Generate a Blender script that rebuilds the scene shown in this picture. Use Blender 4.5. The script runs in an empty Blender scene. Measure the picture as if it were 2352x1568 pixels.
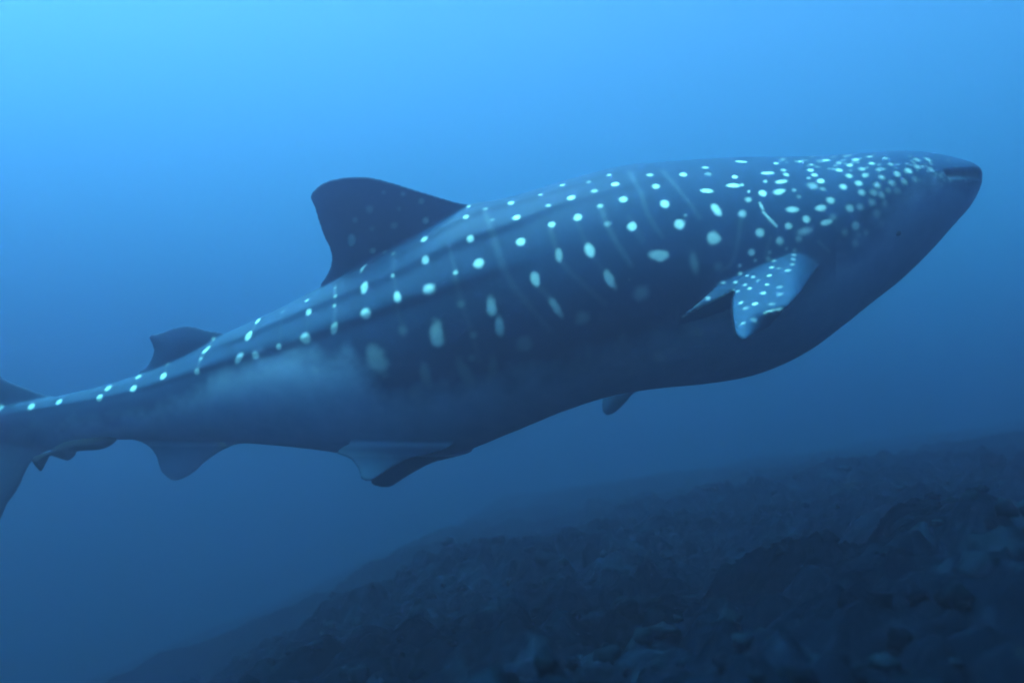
import bpy, bmesh, math, random
import numpy as np
from mathutils import Vector, Matrix, geometry
from mathutils.bvhtree import BVHTree

R = math.radians
scene = bpy.context.scene
COL = scene.collection

# ------------------------------------------------------------------ camera
PITCH = R(10.0)
LENS = 34.58
cam_d = bpy.data.cameras.new('camera')
cam_d.lens = LENS
cam_d.sensor_width = 36.0
cam_d.clip_start = 0.05
cam_d.clip_end = 2000.0
cam = bpy.data.objects.new('camera', cam_d)
COL.objects.link(cam)
cam.location = (0, 0, 0)
cam.rotation_euler = (R(90) + PITCH, 0, 0)
scene.camera = cam
cam_d.dof.use_dof = True
cam_d.dof.focus_distance = 8.2
cam_d.dof.aperture_fstop = 0.6

# ------------------------------------------------------------------ sky, sun, exposure
SUN_EL = R(68.0)
SUN_AZ = R(-96.0)         # clockwise from +Y: the sun stands high to the left
world = bpy.data.worlds.new('World')
scene.world = world
world.use_nodes = True
wn = world.node_tree
for n in list(wn.nodes):
    wn.nodes.remove(n)
wo = wn.nodes.new('ShaderNodeOutputWorld')
wb = wn.nodes.new('ShaderNodeBackground')
ws = wn.nodes.new('ShaderNodeTexSky')
ws.sky_type = 'NISHITA'
ws.sun_disc = False
ws.sun_elevation = SUN_EL
ws.sun_rotation = SUN_AZ
wb.inputs['Strength'].default_value = 0.05
wn.links.new(ws.outputs[0], wb.inputs[0])
wn.links.new(wb.outputs[0], wo.inputs[0])

sun_d = bpy.data.lights.new('sun', 'SUN')
sun_d.energy = 5.0
sun_d.angle = R(50)        # spread by the waves above
sun_d.color = (1.0, 0.97, 0.92)
sun = bpy.data.objects.new('sun', sun_d)
COL.objects.link(sun)
sdir = Vector((math.cos(SUN_EL) * math.sin(SUN_AZ), math.cos(SUN_EL) * math.cos(SUN_AZ), math.sin(SUN_EL)))
sun.rotation_euler = sdir.to_track_quat('Z', 'Y').to_euler()
sun.location = sdir * 60

vs = scene.view_settings
vs.view_transform = 'Standard'
vs.look = 'None'
vs.gamma = 1.0
vs.exposure = 3.72
vs.use_curve_mapping = False

cy = scene.cycles
cy.use_denoising = True
cy.max_bounces = 8
cy.diffuse_bounces = 3
cy.volume_bounces = 3
cy.filter_width = 2.3

# ------------------------------------------------------------------ helpers
def tag(o, label=None, cat=None, group=None, kind=None):
    if label: o['label'] = label
    if cat: o['category'] = cat
    if group: o['group'] = group
    if kind: o['kind'] = kind
    return o

def new_mat(name):
    m = bpy.data.materials.new(name)
    m.use_nodes = True
    nt = m.node_tree
    for n in list(nt.nodes):
        nt.nodes.remove(n)
    return m, nt

def mesh_obj(name, verts, faces, mat=None, parent=None, smooth=True):
    me = bpy.data.meshes.new(name)
    me.from_pydata(verts, [], faces)
    me.update()
    if smooth:
        me.polygons.foreach_set('use_smooth', [True] * len(me.polygons))
    o = bpy.data.objects.new(name, me)
    COL.objects.link(o)
    if mat: me.materials.append(mat)
    if parent: o.parent = parent
    return o

# the animal is modelled in a frame whose Y runs away from the diver and whose X follows the body;
# REFW is the width of the sketch sheet the profile was drawn on
REFW, REFH = 2352.0, 1568.0
F = LENS / 36.0 * REFW
ROT = Matrix.Rotation(PITCH, 4, 'X')
ROT3 = np.array(ROT.to_3x3())

def ray_pt(u, v, d):
    return np.array([(u - REFW / 2) / F * d, d, (REFH / 2 - v) / F * d])

def to_world(P):
    return np.asarray(P) @ ROT3.T

def catmull(pts, n=6, closed=False):
    pts = [np.array(p, float) for p in pts]
    out = []
    m = len(pts)
    rng = range(m) if closed else range(m - 1)
    for i in rng:
        p1, p2 = pts[i], pts[(i + 1) % m]
        p0 = pts[(i - 1) % m] if (closed or i > 0) else p1 * 2 - p2
        p3 = pts[(i + 2) % m] if (closed or i + 2 < m) else p2 * 2 - p1
        for k in range(n):
            t = k / n
            out.append(0.5 * (2 * p1 + (p2 - p0) * t + (2 * p0 - 5 * p1 + 4 * p2 - p3) * t * t + (3 * p1 - p0 - 3 * p2 + p3) * t ** 3))
    if not closed:
        out.append(pts[-1])
    return np.array(out)

# ------------------------------------------------------------------ numpy gradient-ish value noise
def vnoise(x, y, seed):
    xi = np.floor(x).astype(np.int64); yi = np.floor(y).astype(np.int64)
    xf = x - xi; yf = y - yi
    def h(a, b):
        n = (a * 374761393 + b * 668265263 + seed * 1442695041) & 0xFFFFFFFF
        n = ((n ^ (n >> 13)) * 1274126177) & 0xFFFFFFFF
        return ((n ^ (n >> 16)) & 0xFFFF) / 65535.0
    u = xf * xf * xf * (xf * (xf * 6 - 15) + 10); w = yf * yf * yf * (yf * (yf * 6 - 15) + 10)
    a, b, c, d = h(xi, yi), h(xi + 1, yi), h(xi, yi + 1), h(xi + 1, yi + 1)
    return (a * (1 - u) + b * u) * (1 - w) + (c * (1 - u) + d * u) * w

# ------------------------------------------------------------------ seabed: a reef slope that climbs to the right and drops away to the left
def smoothstep(a, b, x):
    t = np.clip((x - a) / (b - a), 0, 1)
    return t * t * (3 - 2 * t)

def seabed_height(x, y):
    x = np.asarray(x, float); y = np.asarray(y, float)
    slope = np.where(x > 0, .157, .157 + .27 * smoothstep(0, -4, x))
    z = -.88 + slope * x + .034 * np.minimum(y, 45)
    z = np.where(z > 2.5, 2.5 + 3.0 * np.tanh((z - 2.5) / 3.0), z)
    z = np.clip(z, -24, None)
    far = smoothstep(50, 15, np.hypot(x, y))
    n = (vnoise(x * 0.30 + 7, y * 0.30, 3) - .5) * .75
    n = n + (np.abs(vnoise(x * 0.9, y * 0.9 + 3, 5) - .5) - .25) * 0.62
    n = n + ((np.abs(vnoise(x * 2.3 + 9, y * 2.3, 8) - .5) - .25) * 0.36 + (vnoise(x * 5.1, y * 5.1, 11) - .5) * 0.17
             + (vnoise(x * 11., y * 11., 17) - .5) * 0.085 + (vnoise(x * 23., y * 23., 19) - .5) * 0.04) * far
    near = smoothstep(2.4, .6, np.hypot(x, y))
    return z + n - .9 * near

def axis(lo, hi, flo, fhi, step, coarse):
    a = list(np.arange(flo, fhi + 1e-6, step))
    g = step
    while a[-1] < hi:
        g = min(g * 1.12, coarse); a.append(min(a[-1] + g, hi))
    g = step; b = []
    c = flo
    while c > lo:
        g = min(g * 1.12, coarse); c = max(c - g, lo); b.append(c)
    return np.array(b[::-1] + a)

gx = axis(-140, 140, -4, 9, 0.032, 6.0)
gy = axis(-60, 180, 1.6, 13, 0.032, 6.0)
GX, GY = np.meshgrid(gx, gy)
GZ = seabed_height(GX, GY)
nx, ny = len(gx), len(gy)
sv = np.stack([GX.ravel(), GY.ravel(), GZ.ravel()], 1)
ii = (np.arange(ny - 1)[:, None] * nx + np.arange(nx - 1)[None, :]).ravel()
sf = np.stack([ii, ii + 1, ii + 1 + nx, ii + nx], 1)

def np_mesh(name, v, f):
    me = bpy.data.meshes.new(name)
    k = f.shape[1]
    me.vertices.add(len(v)); me.vertices.foreach_set('co', v.astype(np.float32).ravel())
    me.loops.add(f.size); me.loops.foreach_set('vertex_index', f.astype(np.int32).ravel())
    me.polygons.add(len(f))
    me.polygons.foreach_set('loop_start', np.arange(0, f.size, k, dtype=np.int32))
    me.polygons.foreach_set('loop_total', np.full(len(f), k, dtype=np.int32))
    me.polygons.foreach_set('use_smooth', np.ones(len(f), dtype=bool))
    me.update(calc_edges=True)
    return me

mat_bed, nt = new_mat('reef_rock')
o_ = nt.nodes.new('ShaderNodeOutputMaterial'); p_ = nt.nodes.new('ShaderNodeBsdfPrincipled')
tc = nt.nodes.new('ShaderNodeTexCoord')
n1 = nt.nodes.new('ShaderNodeTexNoise'); n1.inputs['Scale'].default_value = 1.9; n1.inputs['Detail'].default_value = 8; n1.inputs['Roughness'].default_value = .68
cr = nt.nodes.new('ShaderNodeValToRGB')
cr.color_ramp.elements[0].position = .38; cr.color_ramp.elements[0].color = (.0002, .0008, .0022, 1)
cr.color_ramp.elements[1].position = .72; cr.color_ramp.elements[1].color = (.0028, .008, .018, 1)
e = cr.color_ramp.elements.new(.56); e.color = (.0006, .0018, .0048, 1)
p_.inputs['Roughness'].default_value = .95; p_.inputs['Specular IOR Level'].default_value = 0.0
nt.links.new(tc.outputs['Object'], n1.inputs['Vector']); nt.links.new(n1.outputs[0], cr.inputs[0])
nt.links.new(cr.outputs[0], p_.inputs['Base Color']); nt.links.new(p_.outputs[0], o_.inputs[0])

seabed = bpy.data.objects.new('seabed', np_mesh('seabed', sv, sf))
seabed.data.materials.append(mat_bed)
COL.objects.link(seabed)
tag(seabed, 'dim rocky reef slope falling away into dark blue water below the shark', 'seabed', kind='structure')

# coral growth and rubble scattered over the slope, far too dim and small to be counted
rng = random.Random(4)
bm0 = bmesh.new(); bmesh.ops.create_icosphere(bm0, subdivisions=2, radius=1.0)
ico_v = np.array([v.co[:] for v in bm0.verts]); ico_f = np.array([[v.index for v in f.verts] for f in bm0.faces]); bm0.free()
cv, cf, off = [], [], 0
for k in range(1100):
    y = 2.2 + 14 * rng.random() ** 1.6; x = rng.uniform(-.55, .8) * (y + 1.5)
    s = rng.uniform(.02, .075) * (1 + 1.2 * (rng.random() ** 4))
    z = float(seabed_height(x, y))
    sq = np.array([s * rng.uniform(.7, 1.3), s * rng.uniform(.7, 1.3), s * rng.uniform(.5, 1.1)])
    d = 1 + .8 * (np.array([rng.random() for _ in range(len(ico_v))]) - .5)
    cv.append(ico_v * d[:, None] * sq + np.array([x, y, z + s * .2])); cf.append(ico_f + off); off += len(ico_v)
mat_coral, nt = new_mat('coral')
o_ = nt.nodes.new('ShaderNodeOutputMaterial'); p_ = nt.nodes.new('ShaderNodeBsdfPrincipled')
tc = nt.nodes.new('ShaderNodeTexCoord')
n1 = nt.nodes.new('ShaderNodeTexNoise'); n1.inputs['Scale'].default_value = .9; n1.inputs['Detail'].default_value = 6
cr = nt.nodes.new('ShaderNodeValToRGB')
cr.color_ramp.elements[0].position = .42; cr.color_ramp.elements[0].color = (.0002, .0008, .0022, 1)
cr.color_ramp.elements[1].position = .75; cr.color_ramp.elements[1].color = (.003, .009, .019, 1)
p_.inputs['Roughness'].default_value = .95; p_.inputs['Specular IOR Level'].default_value = 0.0
nt.links.new(tc.outputs['Object'], n1.inputs['Vector']); nt.links.new(n1.outputs[0], cr.inputs[0])
nt.links.new(cr.outputs[0], p_.inputs['Base Color']); nt.links.new(p_.outputs[0], o_.inputs[0])
coral = bpy.data.objects.new('coral_rubble', np_mesh('coral_rubble', np.concatenate(cv), np.concatenate(cf)))
coral.data.materials.append(mat_coral); COL.objects.link(coral)
tag(coral, 'dim lumps of coral and rubble strewn over the reef slope', 'coral', kind='stuff')

# ------------------------------------------------------------------ whale shark: body
def D0(u):
    return 8.5 + .75 * ((np.asarray(u, float) - 1150) / 1100) ** 2

# top of the profile, bottom of the profile, half width in metres, from the tail stock to the snout
ST = [(-90, 957, -90, 1003, .05), (0, 934, 0, 1022, .10), (130, 910, 130, 1034, .17), (240, 884, 255, 1012, .21),
      (330, 856, 350, 1009, .26), (430, 815, 455, 1012, .31), (525, 764, 560, 1018, .37), (640, 710, 690, 1029, .46),
      (745, 655, 800, 1043, .57), (850, 596, 920, 1050, .67), (960, 532, 1050, 1040, .76), (1070, 474, 1180, 991, .82),
      (1180, 449, 1290, 945, .86), (1300, 413, 1400, 909, .90), (1420, 383, 1500, 892, .93), (1550, 370, 1620, 880, .95),
      (1680, 361, 1725, 860, .97), (1820, 358, 1830, 815, 1.0), (1940, 353, 1920, 758, 1.02), (2040, 349, 2005, 697, 1.02),
      (2110, 350, 2075, 645, 1.0), (2165, 357, 2140, 582, .94), (2205, 366, 2192, 523, .85), (2232, 374, 2228, 482, .72),
      (2248, 383, 2245, 452, .52), (2255, 391, 2254, 430, .30), (2257, 399, 2257, 418, .16)]
ROLL = R(23)
NS, NA = 520, 300
st = catmull(ST, 20)
seg = np.r_[0, np.cumsum(np.linalg.norm(np.diff((st[:, :2] + st[:, 2:4]) / 2, axis=0), axis=1))]
sq = np.linspace(0, seg[-1], NS)
st = np.stack([np.interp(sq, seg, st[:, k]) for k in range(5)], 1)

# three raised ridges along each side of the back
K1 = [(-90, 982), (0, 962), (100, 945), (200, 925), (300, 905), (400, 878), (500, 850), (574, 828), (700, 797), (761, 775), (839, 750), (916, 722), (994, 697), (1080, 668), (1200, 620), (1320, 575)]
K2 = [(440, 828), (500, 805), (560, 787), (650, 748), (720, 722), (800, 692), (901, 656), (970, 622), (1041, 588), (1134, 551), (1259, 492), (1400, 452), (1500, 425), (1620, 405)]
K3 = [(767, 653), (839, 632), (901, 604), (947, 589), (1041, 531), (1134, 486), (1259, 452), (1400, 408), (1500, 388), (1620, 377)]

def ridge_angle(K):
    K = np.array(K, float)
    out = np.full(NS, np.nan)
    for i in range(NS):
        T, B = st[i, :2], st[i, 2:4]
        d = B - T
        for a, b in zip(K[:-1], K[1:]):
            e = b - a
            den = d[0] * e[1] - d[1] * e[0]
            if abs(den) < 1e-9: continue
            w = a - T
            t = (w[0] * e[1] - w[1] * e[0]) / den
            s = (w[0] * d[1] - w[1] * d[0]) / den
            if -.01 <= s <= 1.01 and 0 <= t <= 1:
                out[i] = math.acos(max(-1, min(1, 1 - 2 * t))) - ROLL
                break
    return out

def fill(a):
    idx = np.where(~np.isnan(a))[0]
    r = np.interp(np.arange(NS), idx, a[idx])
    k = np.ones(15) / 15
    return np.convolve(np.pad(r, 7, mode='edge'), k, mode='valid')

ux = (st[:, 0] + st[:, 2]) / 2
ridges = [(fill(ridge_angle(K1)), .040 * smoothstep(1330, 900, ux) * smoothstep(-80, 60, ux)),
          (fill(ridge_angle(K2)), .026 * smoothstep(1620, 1150, ux) * smoothstep(440, 620, ux)),
          (fill(ridge_angle(K3)), .022 * smoothstep(1600, 1250, ux) * smoothstep(740, 860, ux))]
# ridge angles are measured from the back's midline
phi = np.linspace(-math.pi, math.pi, NA, endpoint=False)
rad = np.ones((NS, NA))
ap = np.abs(phi)[None, :]
for ang, amp in ridges:
    dlt = ap - ang[:, None]
    prof = np.where(dlt < 0, np.exp(-(dlt / .17) ** 2), np.exp(-(dlt / .060) ** 2))
    rad += amp[:, None] * prof
# the back is broad and gently flattened, the head flatter still
side = np.sin(phi)[None, :] * np.ones((NS, 1)); up = np.cos(phi)[None, :] * np.ones((NS, 1))
hd = smoothstep(1650, 2200, ux)[:, None]
pw = .92 - .22 * hd
side2 = np.sign(side) * np.abs(side) ** pw
tail = smoothstep(700, 100, ux)[:, None]
up2 = np.sign(up) * np.abs(up) ** (1 - .08 * hd)
S = side2 * rad; U = up2 * rad
# roll towards the diver (side>0 is the near side)
rl = (ROLL * (1 - .75 * smoothstep(1500, 2050, ux)))[:, None]
c, s_ = np.cos(rl), np.sin(rl)
w_ = st[:, 4][:, None]
hh = np.linalg.norm(st[:, :2] - st[:, 2:4], axis=1)[:, None] / 2 * D0(ux)[:, None] / F
Y1 = S * w_; Z1 = U * hh
Yr = Y1 * c + Z1 * s_ * .8
Zr = Z1 * c - Y1 * s_
zmax = Zr.max(1, keepdims=True); zmin = Zr.min(1, keepdims=True)
tt = (Zr - zmin) / (zmax - zmin)              # 0 belly .. 1 back
Ypx = st[:, None, 2:4] + (st[:, None, 0:2] - st[:, None, 2:4]) * tt[:, :, None]
d0 = D0(ux)[:, None]
# the snout is rounded in plan: its sides sweep back from the tip
swp = smoothstep(1700, 2120, ux)[:, None]
X = (Ypx[:, :, 0] - REFW / 2) / F * (d0 - swp * np.abs(Y1))
Z = (REFH / 2 - Ypx[:, :, 1]) / F * d0
Yc = d0 - Yr
bv = np.stack([X, Yc, Z], 2).reshape(-1, 3)
bf = []
idx = np.arange(NS * NA).reshape(NS, NA)
a = idx[:-1]; b = idx[1:]
bf = np.stack([a, np.roll(a, -1, 1), np.roll(b, -1, 1), b], 2).reshape(-1, 4)
verts = [tuple(p) for p in bv]
faces = [tuple(f) for f in bf]
for ring, rev in ((0, False), (NS - 1, True)):
    ci = len(verts); verts.append(tuple(bv[idx[ring]].mean(0)))
    for k in range(NA):
        q = (idx[ring, k], idx[ring, (k + 1) % NA])
        faces.append((ci, q[1], q[0]) if not rev else (ci, q[0], q[1]))

# ------------------------------------------------------------------ fins: closed, cambered blades
def inside(poly, pts):
    x, y = pts[:, 0], pts[:, 1]
    r = np.zeros(len(pts), bool)
    n = len(poly)
    for i in range(n):
        x1, y1 = poly[i]; x2, y2 = poly[(i + 1) % n]
        cnd = ((y1 > y) != (y2 > y)) & (x < (x2 - x1) * (y - y1) / (y2 - y1 + 1e-12) + x1)
        r ^= cnd
    return r

def edge_dist(poly, pts):
    d = np.full(len(pts), 1e9)
    n = len(poly)
    for i in range(n):
        a = poly[i]; b = poly[(i + 1) % n]
        ab = b - a
        t = np.clip(((pts - a) @ ab) / (ab @ ab + 1e-12), 0, 1)
        d = np.minimum(d, np.linalg.norm(pts - (a + t[:, None] * ab), axis=1))
    return d

def blade(outline, depth, tmax, d0m, tmin=.009, step=9.0, sub=4):
    """outline on the sketch sheet, depth(u, v) its distance; returns a closed thick blade"""
    poly = catmull(outline, sub, closed=True)
    lo, hi = poly.min(0), poly.max(0)
    g = np.stack(np.meshgrid(np.arange(lo[0], hi[0], step), np.arange(lo[1], hi[1], step)), 2).reshape(-1, 2)
    g[:, 0] += (np.round(g[:, 1] / step) % 2) * step / 2
    g = g[inside(poly, g)]
    ed = edge_dist(poly, g)
    g = g[ed > step * .6]; ed = ed[ed > step * .6]
    n = len(poly)
    allp = [Vector(p) for p in poly] + [Vector(p) for p in g]
    res = geometry.delaunay_2d_cdt(allp, [(i, (i + 1) % n) for i in range(n)], [], 1, 1e-4)
    pv = np.array([v[:] for v in res[0]]); pf = res[2]
    ed = edge_dist(poly, pv)
    dep = depth(pv[:, 0], pv[:, 1])
    P = np.stack([(pv[:, 0] - REFW / 2) / F * dep, dep, (REFH / 2 - pv[:, 1]) / F * dep], 1)
    th = tmin + tmax * (1 - np.exp(-ed * (dep / F) / d0m))
    # normals of the mid sheet
    nrm = np.zeros_like(P)
    for f in pf:
        for k in range(1, len(f) - 1):
            nn = np.cross(P[f[k]] - P[f[0]], P[f[k + 1]] - P[f[0]])
            for q in f: nrm[q] += nn
    nrm /= np.linalg.norm(nrm, axis=1)[:, None] + 1e-12
    A = P + nrm * th[:, None]; Bk = P - nrm * th[:, None]
    m = len(P)
    fs = [tuple(f) for f in pf] + [tuple(x + m for x in f[::-1]) for f in pf]
    cnt = {}
    for f in pf:
        for i in range(len(f)):
            cnt.setdefault(tuple(sorted((f[i], f[(i + 1) % len(f)]))), []).append((f[i], f[(i + 1) % len(f)]))
    for kk, v in cnt.items():
        if len(v) == 1:
            i, j = v[0]
            fs.append((j, i, i + m, j + m))
    return np.concatenate([A, Bk]), fs

def add_blade(*args, **kw):
    v, f = blade(*args, **kw)
    o = len(verts)
    verts.extend(tuple(p) for p in v)
    faces.extend(tuple(i + o for i in q) for q in f)

wid = lambda u: np.interp(u, st[:, 0], st[:, 4])
# first dorsal fin
DF = [(735, 662), (754, 625), (761, 600), (758, 572), (742, 538), (731, 504), (723, 476), (714, 454), (720, 438), (742, 420),
      (773, 410), (817, 405), (854, 408), (895, 418), (941, 432), (1003, 451), (1059, 467), (1120, 478), (1090, 520), (980, 590), (860, 655), (770, 690)]
def dep_dorsal(u, v):
    base = np.interp(u, [740, 1080], [655, 472])
    return D0(u) - .30 * wid(u) - np.tan(ROLL) * .8 * np.maximum(base - v, -20) * D0(u) / F
add_blade(DF, dep_dorsal, .055, .22)
# second dorsal fin
D2 = [(318, 858), (336, 842), (346, 827), (353, 808), (350, 791), (343, 771), (370, 764), (396, 753), (425, 748), (447, 750), (473, 758), (515, 768), (490, 800), (420, 840), (350, 872)]
add_blade(D2, lambda u, v: D0(u) - .30 * wid(u), .03, .12)
# tail fin
CF = [(175, 915), (132, 911), (99, 905), (66, 893), (20, 875), (0, 862), (-60, 815), (-140, 735), (-240, 610), (-330, 495), (-378, 468), (-385, 515), (-335, 670),
      (-265, 820), (-215, 930), (-212, 1000), (-195, 1090), (-160, 1205), (-112, 1290), (-75, 1305), (-40, 1262), (0, 1193), (16, 1157), (33, 1134), (46, 1111), (59, 1081), (73, 1060), (115, 1030), (170, 1005)]
add_blade(CF, lambda u, v: D0(np.maximum(u, -60)) + .0012 * np.maximum(-u - 60, 0) + .00010 * (v - 970) * np.maximum(120 - u, 0) / 40, .055, .15)
# anal fin
AF = [(300, 1004), (333, 1019), (352, 1036), (362, 1055), (366, 1070), (373, 1086), (396, 1103), (415, 1101), (445, 1085), (478, 1055), (511, 1034), (541, 1021), (575, 1012), (540, 985), (420, 975), (330, 985)]
add_blade(AF, lambda u, v: D0(u) + .02, .03, .12)
# pelvic fins
PN = [(775, 1036), (805, 1053), (824, 1080), (828, 1097), (843, 1104), (860, 1100), (890, 1080), (918, 1064), (949, 1051), (1004, 1037), (1040, 1015), (960, 985), (850, 1000)]
add_blade(PN, lambda u, v: D0(u) - .22 - (v - 990) * .0036, .022, .10)
PF = [(852, 1103), (868, 1116), (898, 1117), (925, 1100), (965, 1077), (1000, 1060), (1085, 1036), (1060, 1000), (960, 1010), (900, 1070)]
add_blade(PF, lambda u, v: D0(u) + .05 + (v - 1000) * .0022, .022, .10)
# near pectoral fin, held out and down
PE = [(1900, 570), (1880, 612), (1858, 645), (1832, 680), (1800, 712), (1765, 750), (1735, 770), (1708, 779), (1694, 770), (1687, 752), (1683, 722), (1682, 695), (1687, 667),
      (1660, 681), (1620, 702), (1564, 729), (1605, 694), (1648, 656), (1690, 612), (1730, 565), (1800, 530), (1870, 545)]
def dep_pec(u, v):
    d = 6.85 - .0020 * (u - 1705) - .0062 * (v - 778) + .30 * smoothstep(1815, 1900, u)
    ln = (v - np.interp(u, [1690, 1800], [742, 708])) * smoothstep(1710, 1775, u)
    d = d + np.maximum(ln, 0) * .010                     # the outer front corner curls down and away
    fl = smoothstep(1690, 1570, u)
    return d * (1 - fl) + (7.55) * fl
add_blade(PE, dep_pec, .035, .10, tmin=.010, step=7)
# far pectoral fin, its tip showing below the belly
PO = [(1780, 690), (1700, 800), (1600, 855), (1500, 884), (1456, 904), (1436, 926), (1412, 948), (1393, 953), (1383, 940), (1387, 906), (1420, 855), (1520, 750), (1660, 660)]
add_blade(PO, lambda u, v: 10.25 - .0026 * (u - 1400), .035, .10)

me = bpy.data.meshes.new('shark_raw')
vw = to_world(np.array(verts))
me.from_pydata([tuple(p) for p in vw], [], faces)
me.update()
bm = bmesh.new(); bm.from_mesh(me)
bmesh.ops.recalc_face_normals(bm, faces=bm.faces)
bm.to_mesh(me); bm.free()
raw = bpy.data.objects.new('shark_raw', me)
COL.objects.link(raw)
rm = raw.modifiers.new('fuse', 'REMESH'); rm.mode = 'VOXEL'; rm.voxel_size = .0125; rm.use_smooth_shade = True
sm = raw.modifiers.new('soft', 'SMOOTH'); sm.factor = .5; sm.iterations = 5
dg = bpy.context.evaluated_depsgraph_get()
skin = bpy.data.meshes.new_from_object(raw.evaluated_get(dg))
bpy.data.objects.remove(raw)
skin.name = 'body'
skin.polygons.foreach_set('use_smooth', np.ones(len(skin.polygons), dtype=bool))

# ------------------------------------------------------------------ skin markings, laid on the surface
nv = len(skin.vertices)
co = np.empty(nv * 3, np.float32); skin.vertices.foreach_get('co', co); co = co.reshape(-1, 3).astype(float)
cc = co @ ROT3                       # sketch frame
pu = REFW / 2 + F * cc[:, 0] / cc[:, 1]; pvv = REFH / 2 - F * cc[:, 2] / cc[:, 1]
tree = BVHTree.FromPolygons([tuple(p) for p in co], [tuple(p.vertices) for p in skin.polygons])

def hit(u, v):
    d = to_world(ray_pt(u, v, 1.0)); d = Vector(d).normalized()
    r = tree.ray_cast(Vector((0, 0, 0)), d)
    return None if r[0] is None else np.array(r[0])

def mirror(p):
    """the same place on the other flank"""
    q = p @ ROT3
    u = REFW / 2 + F * q[0] / q[1]
    q = q.copy(); q[1] = 2 * D0(u) - q[1]
    w = tree.find_nearest(Vector(to_world(q)))
    return np.array(w[0])

spot = np.zeros(nv)
PXM = 8.5 / F
SP = []           # u1, v1, u2, v2, radius, strength
def sp(u, v, r, b, u2=None, v2=None):
    SP.append((u, v, u if u2 is None else u2, v if v2 is None else v2, r, b))

for q in [(1076,474,4,.6),(1070,498,5.5,.8),(1174,466,6,.9),(1187,499,8,1),(1196,556,9.5,1),(1080,547,8,1),(1100,604,11,1),(1046,626,5,.8),(977,597,8,.9),(986,664,12,1),
          (836,659,8,.95),(840,720,11,1),(770,680,4,.55),(770,661,3.5,.45),(768,702,4,.7),(709,716,7,.9),(701,777,11,1),(640,796,6,.95),(705,690,5,.6),(587,816,7.5,.95),
          (490,778,5,.6),(461,824,4,.4),(453,853,6,.7),(375,863,8,.9),(385,836,4,.3),(318,865,6,.7),(306,892,7,.9),(248,891,7,.7),(228,913,7,.8),(136,922,6,.7),(72,933,7,.7),(3,935,6,.6),
          (974,549,7,.8),(978,507,6.5,.85),(968,462,6,.5),(856,576,6,.8),(902,633,4.5,.8),(905,518,6,.4),(849,480,7,.3),(815,505,5,.25),(884,579,5,.3),(903,583,4,.3),
          (926,446,5,.3),(881,442,4,.2),(854,525,5,.2),(917,480,4,.2),(649,716,4,.25),(1259,472,5,.6),(1241,447,4,.5),(1292,425,5.5,.7),(1312,454,8,.95),(1327,499,8.5,1),(1267,516,7,.8),
          (1337,730,14,.28),(1205,790,15,.28),(1365,439,6,.5),(1379,473,6,.5),(1352,418,4,.35),(1413,423,7.5,.95),(1432,458,8,.9),(1395,514,6,.4),(1452,520,9.5,1),(1399,402,5,.5),
          (1493,402,6,.6),(1506,428,7.5,.75),(1527,469,10,1),(1560,515,11.5,1),(1639,546,13.5,.8),(1473,673,15,.33),(1425,795,20,.12),(1569,401,7,.9),(1574,494,3,.5),(1620,385,6,.6),(1627,400,6,.3),
          (1688,406,5,1.15),(1704,424,4,.7),(1720,440,3,.95),(1719,459,6.5,.6),(1705,491,8,.6),(1744.6,534,8.5,.85),(1752,443.5,7.5,1.05),(1758,417,4,.6),(1805.6,401,5.5,.85),(1800,391,5,.7),
          (1782.5,375.4,5.5,.8),(1797,365,4,.4),(1861.6,391,5.5,.9),(1870.5,402,6,.95),(1885,415.6,7,.95),(1866,427,9,.4),(1889.6,434,5,.4),(1898,368,6,.85),(1927,374.5,5,.45),(1927,391,6,.8),
          (1952,379.5,6,.75),(1950,404,6,.75),(1937.4,429.5,7,.8),(1965.4,367,6,.7),(2001.7,375.4,6,.6),(1979.6,388.6,6,.5),(1987.5,403,6,.55),(1972,420.6,6.5,.7),(1978.6,442,6.5,.55),(2018,389.3,5,.4),
          (2025.7,407.4,6,.5),(2015,425,6.5,.5),(2047.8,420.6,7,.4),(2087.4,392.6,7,.75),(2061,399.8,6.5,.6),(2107,382.7,6,.45),(2137.8,389.3,6,.45),(2107,367,6,.4),(2131,366,6,.4),(2033,363.6,5,.4),
          (1996.7,360,5,.5),(2046,377.7,5,.4),(2077.5,417.3,6,.45),(2102,412,6,.3),(2006.6,442,7,.38),(2026,448.6,7,.38),(2040,437,6,.25),(2061,439,7,.22),(2003,465,7,.4),(2033,468,7,.22),
          (1907.7,459.8,7,.8),(1852.4,503,7.5,.95),(1952,478.3,8,.6),(1975,476,6,.4),(2014,492,8,.4),(1914,498,6,.25),(1811,519,7.5,.9),(1965.4,518.5,8,.7),(2024.7,514.5,7,.2),(1940,534,7,.35),
          (1989.5,535,6,.35),(1972,541,6,.25),(1964.8,558,8,.5),(1834.6,548.5,6,.4),(1790.7,554,8,.85),(1726.5,579.5,7,.8),(1835,452,4,.3),(1824,436,4,.5),(1838.5,371,6,.7),(1864,378.4,5,.5),(1858,409,4,.55),
          (1865,360,5,.4),(1942,359,5,.4),(925,758,10,.2),(1060,698,8,.25),(1087,770,7,.3),(1083,822,8,.2),(725,850,8,.25),(1024,880,7,.12),(955,903,14,.14),(1650,612,9,.15),(1115,480,4,.4),(1130,505,4,.3)]:
    sp(*q)
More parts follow.
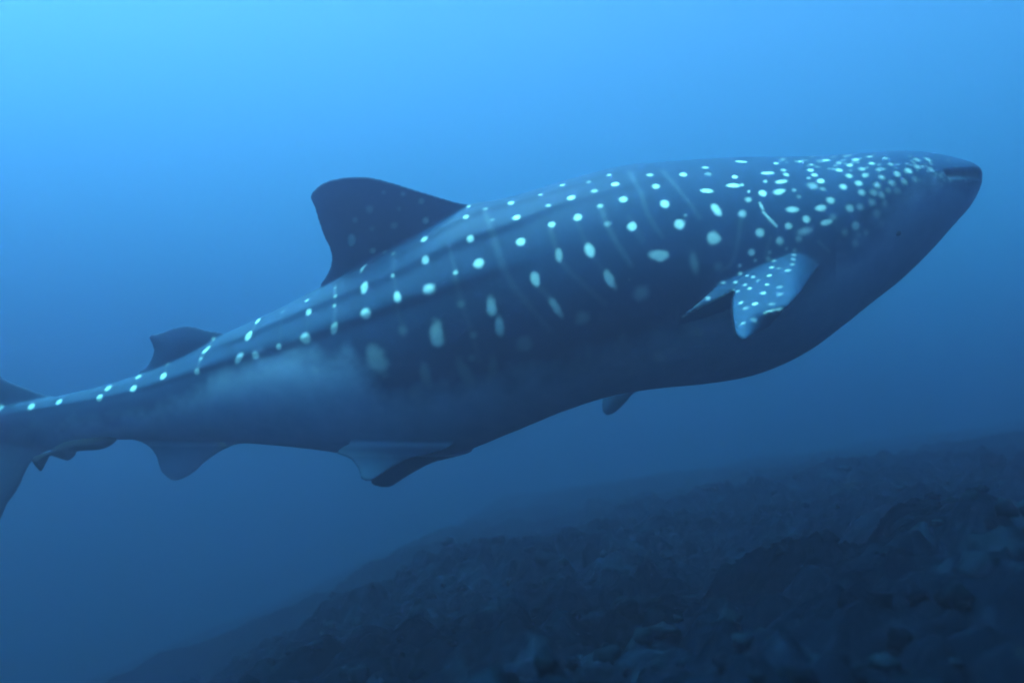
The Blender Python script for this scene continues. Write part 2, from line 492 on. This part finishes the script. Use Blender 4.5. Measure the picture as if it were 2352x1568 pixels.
for u, v, u2, v2, r, b in [(912,678,914,689,7.5,1),(769,748,766,760,7.5,.95),(836,664,838,655,8,.95),(595,733,590,740,5,.75),(573,767,569,776,7,.9),(552,818,545,828,7,.95),(478,799,470,806,5.5,.8),(840,608,830,622,4,.7),
          (808,545,808,556,8,.75),(1283,580,1285,593,7,.6),(1228,633,1231,648,9,1),(1127,694,1130,714,10,1),(1145,738,1149,762,9,.9),(1002,756,1005,780,14,.85),(1268,690,1286,720,8,.78),(1394,631,1406,653,9,.85),
          (1352,568,1357,582,9,1),(1505,586,1523,587,12,.85),(1592,593,1598,617,8,.32),(1641,474,1649,487,8,.95),(1616,438,1630,439,6,.95),(1694,371,1709,372,5.5,.75),(1677,426,1691,426,6,1),(1785,442,1796,438,6.5,.95),
          (1787,419,1802,416,5.5,1),(1756,398,1770,397,5,.85),(1879,479,1891,477.5,6.5,.9),(1814,482,1826,482,7,.95),(1891,512.5,1905,508.5,5.5,.9),(1839,533.5,1855,530,6.5,.5),(860,815,873,838,19,.5),(974,845,980,870,10,.33),
          (1058,835,1075,868,11,.24),(1132,830,1130,862,10,.18)]:
    sp(u, v, r, b, u2, v2)
# pectoral fin speckles
for zx, zy, r, b in [(1190,375,5,.8),(1225,450,4,.6),(1080,500,4.5,.75),(1080,570,4.5,.7),(1150,595,4,.45),(1205,605,4.5,.5),(1360,375,4.5,.5),(1345,430,5,.5),(1400,455,5,.5),(1380,515,5,.75),(1357,592,5,.8),(1335,678,5,.65),
                     (1303,757,5.5,.65),(1223,858,6.5,.7),(1090,848,5.5,.5),(1130,680,4.5,.55),(1172,713,5,.65),(1455,700,6,.3),(1455,770,6,.3),(1530,545,6,.4),(1578,487,4.5,.5),(1585,440,5,.4),(1590,400,5,.4),(1595,355,4,.4),
                     (1520,340,4,.4),(1040,655,5,.5),(925,660,5,.5),(780,805,5,.5),(1110,1040,6,.3),(1215,1010,7,.2),(1380,860,7,.2),(1250,640,4,.3),(1445,525,4,.3),(1060,740,5,.4),(1135,900,6,.25)]:
    sp(1435.6 + zx * .2441, 488.1 + zy * .2441, r * .85, b)
rr = random.Random(12)
for k in range(90):                                     # fine freckling on the snout and head
    u = rr.uniform(1780, 2225); v = rr.uniform(356, 372 + (u - 1780) * .14)
    sp(u, v, rr.uniform(2.2, 4.2), rr.uniform(.12, .34))

def seg_dist(P, a, b):
    ab = b - a
    t = np.clip(((P - a) @ ab) / (ab @ ab + 1e-12), 0, 1)
    return np.linalg.norm(P - (a + t[:, None] * ab), axis=1)

def lay(a, b, r, s, soft, ell=False):
    lim = r * (1 + soft) + np.linalg.norm(a - b)
    m = np.where((np.abs(co - (a + b) / 2) < lim + .02).all(1))[0]
    if len(m) == 0: return
    if ell:
        hl = np.linalg.norm(b - a) / 2
        ax = (b - a) / (2 * hl + 1e-9); q = co[m] - (a + b) / 2
        al = q @ ax; pe = np.linalg.norm(q - al[:, None] * ax, axis=1)
        d = r * np.sqrt((al / (r + hl)) ** 2 + (pe / r) ** 2)
    else:
        d = seg_dist(co[m], a, b)
    # ragged rim
    P = co[m]
    wob = 1 + .3 * (vnoise(P[:, 0] * 22 + P[:, 1] * 13, P[:, 2] * 22 + P[:, 1] * 9, 31) - .5)
    val = s * smoothstep(r * (1 + soft) * wob, r * (1 - soft) * wob, d)
    spot[m] = np.maximum(spot[m], val)

for u, v, u2, v2, r, b in SP:
    h1 = hit(u, v); h2 = hit(u2, v2)
    if h1 is None or h2 is None: continue
    rm_ = r * np.linalg.norm(h1) / F
    if u > 1760: b *= .8
    soft = .34 if b > .7 else (.5 if b > .4 else .75)
    if v > 640 and u > 900: soft = max(soft, .5)
    lay(h1, h2, rm_ * 1.06, b, soft, True)
    lay(mirror(h1), mirror(h2), rm_ * 1.06, b, soft, True)

# pale vertical bars between the rows of spots, gill slits and old scars
def z2(l): return [(1033.6 + x * .3296, 315.8 + y * .3296) for x, y in l]
BARS = [(z2([(1330,380),(1380,540),(1480,690)]), 5, .17), (z2([(1480,230),(1640,420),(1740,560)]), 5, .15), (z2([(1050,480),(1095,610),(1170,750),(1260,890)]), 6, .2),
        (z2([(290,650),(350,840),(430,1020),(560,1180),(690,1340)]), 7, .17), (z2([(700,640),(760,830),(850,950),(960,1050),(1080,1160)]), 6, .16), (z2([(890,600),(975,790),(1110,990)]), 5, .09),
        (z2([(595,1030),(660,1080),(740,1180)]), 6, .2), (z2([(30,940),(80,1150),(160,1390),(200,1560)]), 6, .15), (z2([(1250,560),(1340,720)]), 7, .09), (z2([(2030,560),(2000,760),(1960,880),(1880,930)]), 4.5, .2),
        (z2([(1250,240),(1330,380)]), 5, .12), ([(1112,480),(1125,520),(1142,560)], 5, .15), ([(1030,560),(1046,626),(1062,700)], 4, .12), ([(770,655),(768,760)], 3.5, .22), ([(903,560),(910,690),(925,760)], 4, .12),
        ([(595,733),(572,771)], 3, .2), ([(490,778),(474,802),(461,824),(453,853)], 3.5, .28), ([(318,865),(306,892),(300,905)], 3, .2), ([(385,836),(375,863)], 3, .2), ([(650,700),(640,796)], 3, .12), ([(709,716),(701,777)], 3, .1),
        ([(1745,466),(1752,480)], 2.6, .8), ([(1753,487),(1765,500),(1783,519)], 2.8, .75), ([(1770,545),(1762,570),(1758,590)], 4, .16),
        ([(1687,668),(1682,700),(1683,735),(1689,766)], 2.2, .8), ([(1685,667),(1640,691),(1600,711),(1568,727)], 2.2, .55), ([(1756,719),(1775,713),(1797,709)], 2.4, .8),
        ([(1640,662),(1600,700)], 6, .25), ([(2040,536),(2058,542),(2078,541)], 2.4, .22), ([(1880,555),(1905,578)], 3, .3)]
for pts, r, b in BARS:
    b = b if b > .5 else b * (.33 if pts[0][0] > 800 else .2)
    pp = catmull(pts, 5)
    hs = [hit(*p) for p in pp]
    for a, b2 in zip(hs[:-1], hs[1:]):
        if a is None or b2 is None or np.linalg.norm(a - b2) > .5: continue
        rm_ = r * np.linalg.norm(a) / F
        sf_ = .5 if b > .5 else .9
        lay(a, b2, rm_, b, sf_)
        lay(mirror(a), mirror(b2), rm_, b, sf_)

# pale underside, its border running from the tail keel to the corner of the mouth
bx = [-400, 0, 400, 520, 640, 720, 800, 860, 920, 1000, 1200, 1400, 1560, 1800, 1950, 2020, 2060, 2100, 2150, 2260]
by = [1010, 1010, 930, 870, 830, 815, 830, 880, 915, 905, 868, 815, 760, 640, 585, 525, 480, 450, 432, 418]
bord = np.interp(pu, bx, by)
wid_b = np.interp(pu, [0, 700, 1000, 1500, 2000, 2250], [30, 45, 40, 60, 60, 25])
wob = (vnoise(pu / 42, pvv / 42, 5) - .5) * 36 + (vnoise(pu / 13, pvv / 13, 6) - .5) * 12
pale = smoothstep(-wid_b, wid_b, pvv - bord + wob)
# the upper face of the pectoral fin keeps the colour of the back
pec = smoothstep(-.02, .10, (D0(pu) - wid(pu) * .98) - cc[:, 1]) * ((pu > 1540) & (pu < 1920))
pec = np.maximum(pec, ((pu > 1560) & (pu < 1700) & (cc[:, 1] < 7.75) & (pvv > 640)).astype(float))
pale = pale * (1 - pec)
pale[(pu > 1370) & (pu < 1500) & (cc[:, 1] > 9.45)] = 0
pale[(pu > 760) & (pu < 1100) & (pvv > 1048)] *= .1
pale *= np.interp(pu, [20, 260], [.2, 1])
pale *= 1 - .9 * smoothstep(1012, 1034, pvv) * smoothstep(745, 775, pu) * smoothstep(1060, 1000, pu) * smoothstep(.10, .05, np.abs(cc[:, 1] - (D0(pu) - .22 - (pvv - 990) * .0036)))
pale[(pu > 300) & (pu < 560) & (pvv > 1025)] *= .6
pale *= np.interp(pu, [0, 900, 1900, 2200], [1, 1, .8, .7])
mouth = np.zeros(nv)
mp = [hit(*p) for p in catmull([(2253, 402), (2235, 399), (2210, 397), (2180, 398)], 4)]
keep = spot.copy(); spot[:] = 0
for a, b2 in zip(mp[:-1], mp[1:]):
    if a is not None and b2 is not None:
        lay(a, b2, .035, 1.0, .8); lay(mirror(a), mirror(b2), .035, 1.0, .8)
mouth[:] = spot; spot[:] = keep
# the mouth is a shallow crease; the opening's inner shade is painted into its colour
nr = np.empty(nv * 3, np.float32); skin.vertices.foreach_get('normal', nr) if hasattr(skin.vertices[0], 'normal') else None
nr = nr.reshape(-1, 3)
co2 = co - nr * (mouth * .03)[:, None]
skin.vertices.foreach_set('co', co2.astype(np.float32).ravel())
for nm, arr in (('spot', spot), ('pale', pale), ('mouth', mouth)):
    at = skin.attributes.new(nm, 'FLOAT', 'POINT'); at.data.foreach_set('value', arr.astype(np.float32))
skin.update()

mat_skin, nt = new_mat('shark_skin')
L = nt.links
out = nt.nodes.new('ShaderNodeOutputMaterial'); bs = nt.nodes.new('ShaderNodeBsdfPrincipled')
def attr(n):
    a = nt.nodes.new('ShaderNodeAttribute'); a.attribute_name = n; return a.outputs['Fac']
def mix(fac, a, b):
    m = nt.nodes.new('ShaderNodeMix'); m.data_type = 'RGBA'
    L.new(fac, m.inputs[0])
    for k, x in ((6, a), (7, b)):
        if isinstance(x, tuple): m.inputs[k].default_value = x
        else: L.new(x, m.inputs[k])
    return m.outputs[2]
tc = nt.nodes.new('ShaderNodeTexCoord')
na = nt.nodes.new('ShaderNodeTexNoise'); na.inputs['Scale'].default_value = 6; na.inputs['Detail'].default_value = 7; na.inputs['Roughness'].default_value = .65
nb = nt.nodes.new('ShaderNodeTexNoise'); nb.inputs['Scale'].default_value = 42; nb.inputs['Detail'].default_value = 4
L.new(tc.outputs['Object'], na.inputs['Vector']); L.new(tc.outputs['Object'], nb.inputs['Vector'])
back = mix(na.outputs[0], (.003, .015, .040, 1), (.008, .035, .078, 1))
belly = mix(na.outputs[0], (.15, .22, .31, 1), (.29, .38, .50, 1))
base = mix(attr('pale'), back, belly)
spc = mix(nb.outputs[0], (.34, .44, .43, 1), (.48, .58, .56, 1))
base = mix(attr('spot'), base, spc)
base = mix(attr('mouth'), base, (.012, .014, .016, 1))  # shade inside the mouth opening, painted dark along the crease
L.new(base, bs.inputs['Base Color'])
bs.inputs['Roughness'].default_value = .62
bs.inputs['Specular IOR Level'].default_value = .04
bp = nt.nodes.new('ShaderNodeBump'); bp.inputs['Strength'].default_value = .12; bp.inputs['Distance'].default_value = .01
L.new(nb.outputs[0], bp.inputs['Height']); L.new(bp.outputs[0], bs.inputs['Normal'])
L.new(bs.outputs[0], out.inputs[0])
skin.materials.clear(); skin.materials.append(mat_skin)

shark = bpy.data.objects.new('whale_shark', None)
shark.empty_display_size = .5
shark.location = tuple(to_world(ray_pt(1250, 960, 8.5)))
COL.objects.link(shark)
tag(shark, 'huge dark blue whale shark with rows of pale spots gliding head up to the right', 'whale shark')
body = bpy.data.objects.new('body', skin)
COL.objects.link(body)
inv = Matrix.Translation(-shark.location)
skin.transform(inv)
body.parent = shark

# eyes
mat_eye, nt = new_mat('eye')
o_ = nt.nodes.new('ShaderNodeOutputMaterial'); p_ = nt.nodes.new('ShaderNodeBsdfPrincipled')
ng = nt.nodes.new('ShaderNodeTexNoise'); ng.inputs['Scale'].default_value = 30
cr = nt.nodes.new('ShaderNodeValToRGB'); cr.color_ramp.elements[0].color = (.006, .008, .01, 1); cr.color_ramp.elements[1].color = (.03, .035, .04, 1)
nt.links.new(ng.outputs[0], cr.inputs[0]); nt.links.new(cr.outputs[0], p_.inputs['Base Color'])
p_.inputs['Roughness'].default_value = .2
nt.links.new(p_.outputs[0], o_.inputs[0])
eh = hit(2062, 536)
eye_me = bpy.data.meshes.new('eye')
bm = bmesh.new(); bmesh.ops.create_uvsphere(bm, u_segments=24, v_segments=14, radius=.024)
bmesh.ops.scale(bm, vec=(1.15, .6, .85), verts=bm.verts); bm.to_mesh(eye_me); bm.free()
eye_me.polygons.foreach_set('use_smooth', [True] * len(eye_me.polygons)); eye_me.materials.append(mat_eye)
for p in (eh, mirror(eh)):
    eo = bpy.data.objects.new('eye', eye_me); COL.objects.link(eo)
    eo.parent = shark
    eo.location = Vector(p) - shark.location

# ------------------------------------------------------------------ remora under the tail stock
def z4(l): return [(x * .3297, 689 + y * .3297) for x, y in l]
RM = z4([(815, 965), (772, 1012), (690, 1042), (545, 1052), (525, 1078), (482, 1115), (440, 1110), (400, 1096), (350, 1084), (330, 1115), (290, 1188), (268, 1178), (224, 1120), (240, 1090), (300, 1066), (352, 1050), (405, 1008), (500, 978), (620, 960), (740, 950)])
v, f = blade(RM, lambda u, v: np.full(len(u), 8.86), .075, .06, tmin=.006, step=4, sub=3)
v = to_world(v)
org = v.mean(0)
rmesh = bpy.data.meshes.new('remora_raw'); rmesh.from_pydata([tuple(p - org) for p in v], [], f); rmesh.update()
bm = bmesh.new(); bm.from_mesh(rmesh); bmesh.ops.recalc_face_normals(bm, faces=bm.faces); bm.to_mesh(rmesh); bm.free()
rr_o = bpy.data.objects.new('remora_raw', rmesh); COL.objects.link(rr_o)
m = rr_o.modifiers.new('fuse', 'REMESH'); m.mode = 'VOXEL'; m.voxel_size = .006
m = rr_o.modifiers.new('soft', 'SMOOTH'); m.factor = .5; m.iterations = 4
dg = bpy.context.evaluated_depsgraph_get()
rb = bpy.data.meshes.new_from_object(rr_o.evaluated_get(dg)); bpy.data.objects.remove(rr_o)
rb.polygons.foreach_set('use_smooth', [True] * len(rb.polygons))
mat_rem, nt = new_mat('remora_skin')
o_ = nt.nodes.new('ShaderNodeOutputMaterial'); p_ = nt.nodes.new('ShaderNodeBsdfPrincipled')
ng = nt.nodes.new('ShaderNodeTexNoise'); ng.inputs['Scale'].default_value = 14
cr = nt.nodes.new('ShaderNodeValToRGB'); cr.color_ramp.elements[0].color = (.001, .002, .004, 1); cr.color_ramp.elements[1].color = (.003, .005, .009, 1)
nt.links.new(ng.outputs[0], cr.inputs[0]); nt.links.new(cr.outputs[0], p_.inputs['Base Color'])
p_.inputs['Roughness'].default_value = .6; p_.inputs['Specular IOR Level'].default_value = .02
nt.links.new(p_.outputs[0], o_.inputs[0])
rb.materials.clear(); rb.materials.append(mat_rem)
remora = bpy.data.objects.new('remora', None); remora.location = tuple(org); remora.empty_display_size = .1
COL.objects.link(remora)
tag(remora, 'small dark remora swimming close beneath the whale shark tail stock', 'fish')
ro = bpy.data.objects.new('body', rb); COL.objects.link(ro); ro.parent = remora
re_me = bpy.data.meshes.new('eye')
bm = bmesh.new(); bmesh.ops.create_uvsphere(bm, u_segments=12, v_segments=8, radius=.011); bm.to_mesh(re_me); bm.free()
re_me.materials.append(mat_eye)
ev = to_world(ray_pt(257, 1010, 8.83)) - org
for dy in (0, .06):
    eo = bpy.data.objects.new('eye', re_me); COL.objects.link(eo); eo.parent = remora
    eo.location = Vector(ev) + Vector((0, dy, 0))

# ------------------------------------------------------------------ drifting specks
rng = random.Random(21)
bm0 = bmesh.new(); bmesh.ops.create_icosphere(bm0, subdivisions=1, radius=1.0)
iv = np.array([v.co[:] for v in bm0.verts]); if_ = np.array([[v.index for v in f.verts] for f in bm0.faces]); bm0.free()
pv_, pf_, off = [], [], 0
for k in range(260):
    y = rng.uniform(2.2, 9.5); x = rng.uniform(-.75, .75) * y; z = rng.uniform(-.45, .75) * y
    if z < seabed_height(x, y) + .1: continue
    s = rng.uniform(.0012, .0035) * (y / 5) ** .3
    pv_.append(iv * s * np.array([rng.uniform(.6, 1.6), rng.uniform(.6, 1.4), rng.uniform(.6, 1.4)]) + np.array([x, y, z])); pf_.append(if_ + off); off += len(iv)
mat_p, nt = new_mat('marine_snow')
o_ = nt.nodes.new('ShaderNodeOutputMaterial'); p_ = nt.nodes.new('ShaderNodeBsdfPrincipled')
ng = nt.nodes.new('ShaderNodeTexNoise'); ng.inputs['Scale'].default_value = 3
cr = nt.nodes.new('ShaderNodeValToRGB'); cr.color_ramp.elements[0].color = (.06, .07, .06, 1); cr.color_ramp.elements[1].color = (.25, .27, .25, 1)
nt.links.new(ng.outputs[0], cr.inputs[0]); nt.links.new(cr.outputs[0], p_.inputs['Base Color']); nt.links.new(p_.outputs[0], o_.inputs[0])
snow = bpy.data.objects.new('drifting_specks', np_mesh('drifting_specks', np.concatenate(pv_), np.concatenate(pf_)))
snow.data.materials.append(mat_p); COL.objects.link(snow)
tag(snow, 'tiny pale specks of plankton drifting in the blue water', 'plankton', kind='stuff')

# ------------------------------------------------------------------ the water itself: one closed box of even density
TOP = 16.0
lo_z = float(GZ.min()) - 1.0
bxv = [(x, y, z) for x in (-139, 139) for y in (-59, 179) for z in (lo_z, TOP)]
bxf = [(0, 1, 3, 2), (4, 6, 7, 5), (0, 4, 5, 1), (2, 3, 7, 6), (0, 2, 6, 4), (1, 5, 7, 3)]
mat_w, nt = new_mat('sea_water')
o_ = nt.nodes.new('ShaderNodeOutputMaterial')
v1 = nt.nodes.new('ShaderNodeVolumePrincipled')
# extinction per metre and share scattered, red green blue: even scattering, strong red absorption
EXT = (.12, .065, .065)
ALB = (.175, .29, .475)
DEN = max(EXT)
vcol = [a * e / DEN for a, e in zip(ALB, EXT)]
vabs = [max(0.0, 1 - e * (1 - a) / (DEN * (1 - c))) ** 2 for e, a, c in zip(EXT, ALB, vcol)]
v1.inputs['Density'].default_value = DEN
v1.inputs['Color'].default_value = (*vcol, 1)
v1.inputs['Absorption Color'].default_value = (*vabs, 1)
v1.inputs['Anisotropy'].default_value = .90
nt.links.new(v1.outputs[0], o_.inputs['Volume'])
haze = mesh_obj('haze', bxv, bxf, mat_w, smooth=False)
tag(haze, 'clear deep blue sea water all around the whale shark', 'water', kind='stuff')
bm = bmesh.new(); bm.from_mesh(haze.data); bmesh.ops.recalc_face_normals(bm, faces=bm.faces); bm.to_mesh(haze.data); bm.free()
